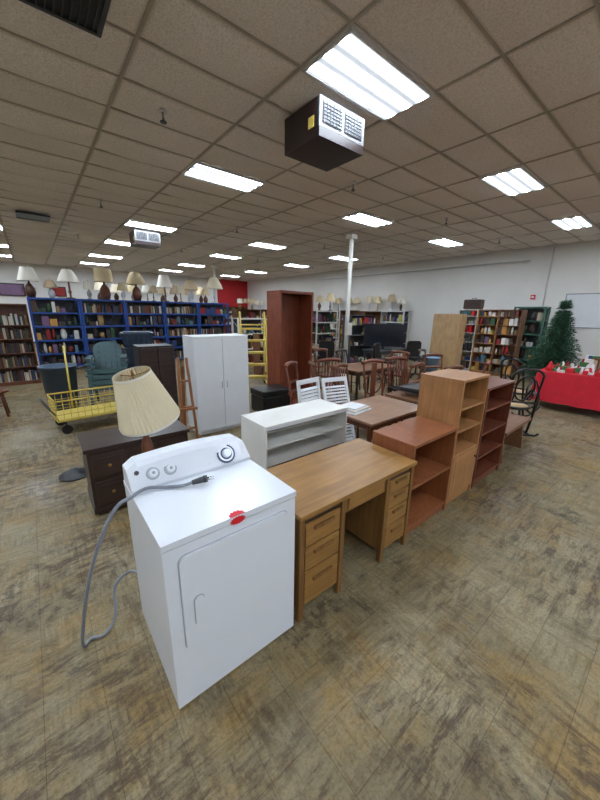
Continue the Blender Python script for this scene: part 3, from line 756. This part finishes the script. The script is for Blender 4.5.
b=MB(); w,d,h=.85,2.4,.76
b.box(0,0,h-.012,w,d,h,redcloth)
n=60
per=[]
for k in range(n):
    t=k/n*2*(w+d)
    if t<w: p=(t,0)
    elif t<w+d: p=(w,t-w)
    elif t<2*w+d: p=(w-(t-w-d),d)
    else: p=(0,d-(t-2*w-d))
    per.append(p)
A=[];B_=[]
for k,(px,py) in enumerate(per):
    ox=(px-w/2)/w*2; oy=(py-d/2)/d*2; L_=math.hypot(ox,oy); f=.03+.025*math.sin(k*1.7)
    A.append(b.bm.verts.new((px,py,h))); B_.append(b.bm.verts.new((px+ox/L_*f*1.5,py+oy/L_*f*1.5,.16)))
for k in range(n): j=(k+1)%n; b.face([A[k],A[j],B_[j],B_[k]],redcloth,True)
for xx in (.08,w-.08):
    for yy_ in (.1,d-.1): b.cyl((xx,yy_,0),(xx,yy_,h-.02),.015,grey_pl)
o=b.build('red_clothed_table',(7.9,-.4,0))
c=MB()
for k in range(130):
    x=R.uniform(.06,w-.1);y=R.uniform(.08,d-.1);mm=R.choice(xmas);hh=R.uniform(.06,.22);s_=R.uniform(.03,.06)
    if k%2: c.box(x-s_,y-s_,h,x+s_,y+s_,h+hh*.5,mm)
    else: c.lathe([(0,0),(s_,0),(s_*.8,hh*.4),(s_*.5,hh*.55),(s_*.6,hh*.75),(0,hh)],(x,y,h),mm,10)
c.build('christmas_decorations',parent=o)
table('folding_table',9.4,.1,.8,1.6,.74,white_lam,grey_pl)
c=MB()
for k in range(60):
    x=R.uniform(.08,.7);y=R.uniform(.08,1.5);mm=R.choice(xmas+pal[:3]);s_=R.uniform(.04,.08);c.box(x-s_,y-s_,0,x+s_,y+s_,R.uniform(.06,.25),mm)
c.build('boxed_christmas_goods',(9.4,.1,.741))

V=[];F=[]; needle=mat('pine_needles',C(34,74,48),.7,0,.4,20); H=2.15
def tri(a,b_,c_):
    i=len(V); V.extend([a,b_,c_]); F.append((i,i+1,i+2))
for i in range(430):
    z=.28+(H-.3)*(i/430)**1.05; rad=(.74*(1-(z-.28)/(H-.2))+.04)*R.uniform(.7,1.1); az=i*2.39996
    dx,dy=math.cos(az),math.sin(az); st=max(5,int(rad/.045))
    for k in range(st):
        t=(k+.5)/st; r=rad*t; zz=z+.05*t-.12*t*t*rad/.6+ (0.06 if z>H-.2 else 0)
        p=Vector((dx*r,dy*r,zz))
        for q in range(8):
            d=Vector((dx*.8+R.uniform(-.9,.9),dy*.8+R.uniform(-.9,.9),R.uniform(-.5,.7))).normalized()
            s_=d.orthogonal().normalized()*.008; e=p+d*R.uniform(.05,.10); tri(p-s_,p+s_,e)
me=bpy.data.meshes.new('foliage'); me.from_pydata([tuple(v) for v in V],[],F); me.materials.append(needle)
tree=bpy.data.objects.new('christmas_tree',None); scene.collection.objects.link(tree); tree.location=(10.95,2.45,0)
fo=bpy.data.objects.new('foliage',me); scene.collection.objects.link(fo); fo.parent=tree
b=MB(); b.cyl((0,0,.03),(0,0,2.05),.03,chairw,r1=.008)
for k in range(4):
    a=k*math.pi/2; b.cyl((0,0,.15),(.3*math.cos(a),.3*math.sin(a),.012),.012,black)
b.build('trunk',parent=tree)

b=MB(); b.lathe([(0,.42),(.2,.42),(.2,.46),(0,.46)],(0,0,0),chairw,24)
for k in range(4):
    a=k*math.pi/2+.78; b.cyl((.12*math.cos(a),.12*math.sin(a),.42),(.18*math.cos(a),.18*math.sin(a),0),.018,chairw)
b.tube([(.15*math.cos(2*math.pi*k/16),.15*math.sin(2*math.pi*k/16),.2) for k in range(16)],.01,chairw,closed=True)
b.build('wooden_stool',(-.68,7.4,0))
for i,(x,z,w_,h_) in enumerate(((-3.5,2.3,.9,.6),(-2.2,2.3,.6,.8),(-1,2.35,1.0,.6),(1,2.4,.7,.5))):
    b=MB(); b.box(0,-.03,0,w_,0,h_,darkw); b.box(.05,-.035,.05,w_-.05,-.03,h_-.05,pal[(i*3+2)%11]); b.build('framed_picture',(x,21.97,z))

w=bpy.data.worlds.new('World'); scene.world=w; w.use_nodes=True
w.node_tree.nodes['Background'].inputs[0].default_value=(.8,.85,.9,1); w.node_tree.nodes['Background'].inputs[1].default_value=.3
cam=bpy.data.cameras.new('camera'); co=bpy.data.objects.new('camera',cam); scene.collection.objects.link(co)
cam.sensor_fit='HORIZONTAL'; cam.sensor_width=36; cam.lens=322/600*36; cam.clip_start=.05; cam.clip_end=100
co.matrix_world=Matrix.Translation((0,0,1.83))@Matrix.Rotation(math.radians(-39.3),4,'Z')@Matrix.Rotation(math.radians(90-15.3),4,'X')@Matrix.Rotation(math.radians(1.0),4,'Z')
scene.camera=co
scene.view_settings.view_transform='Standard'
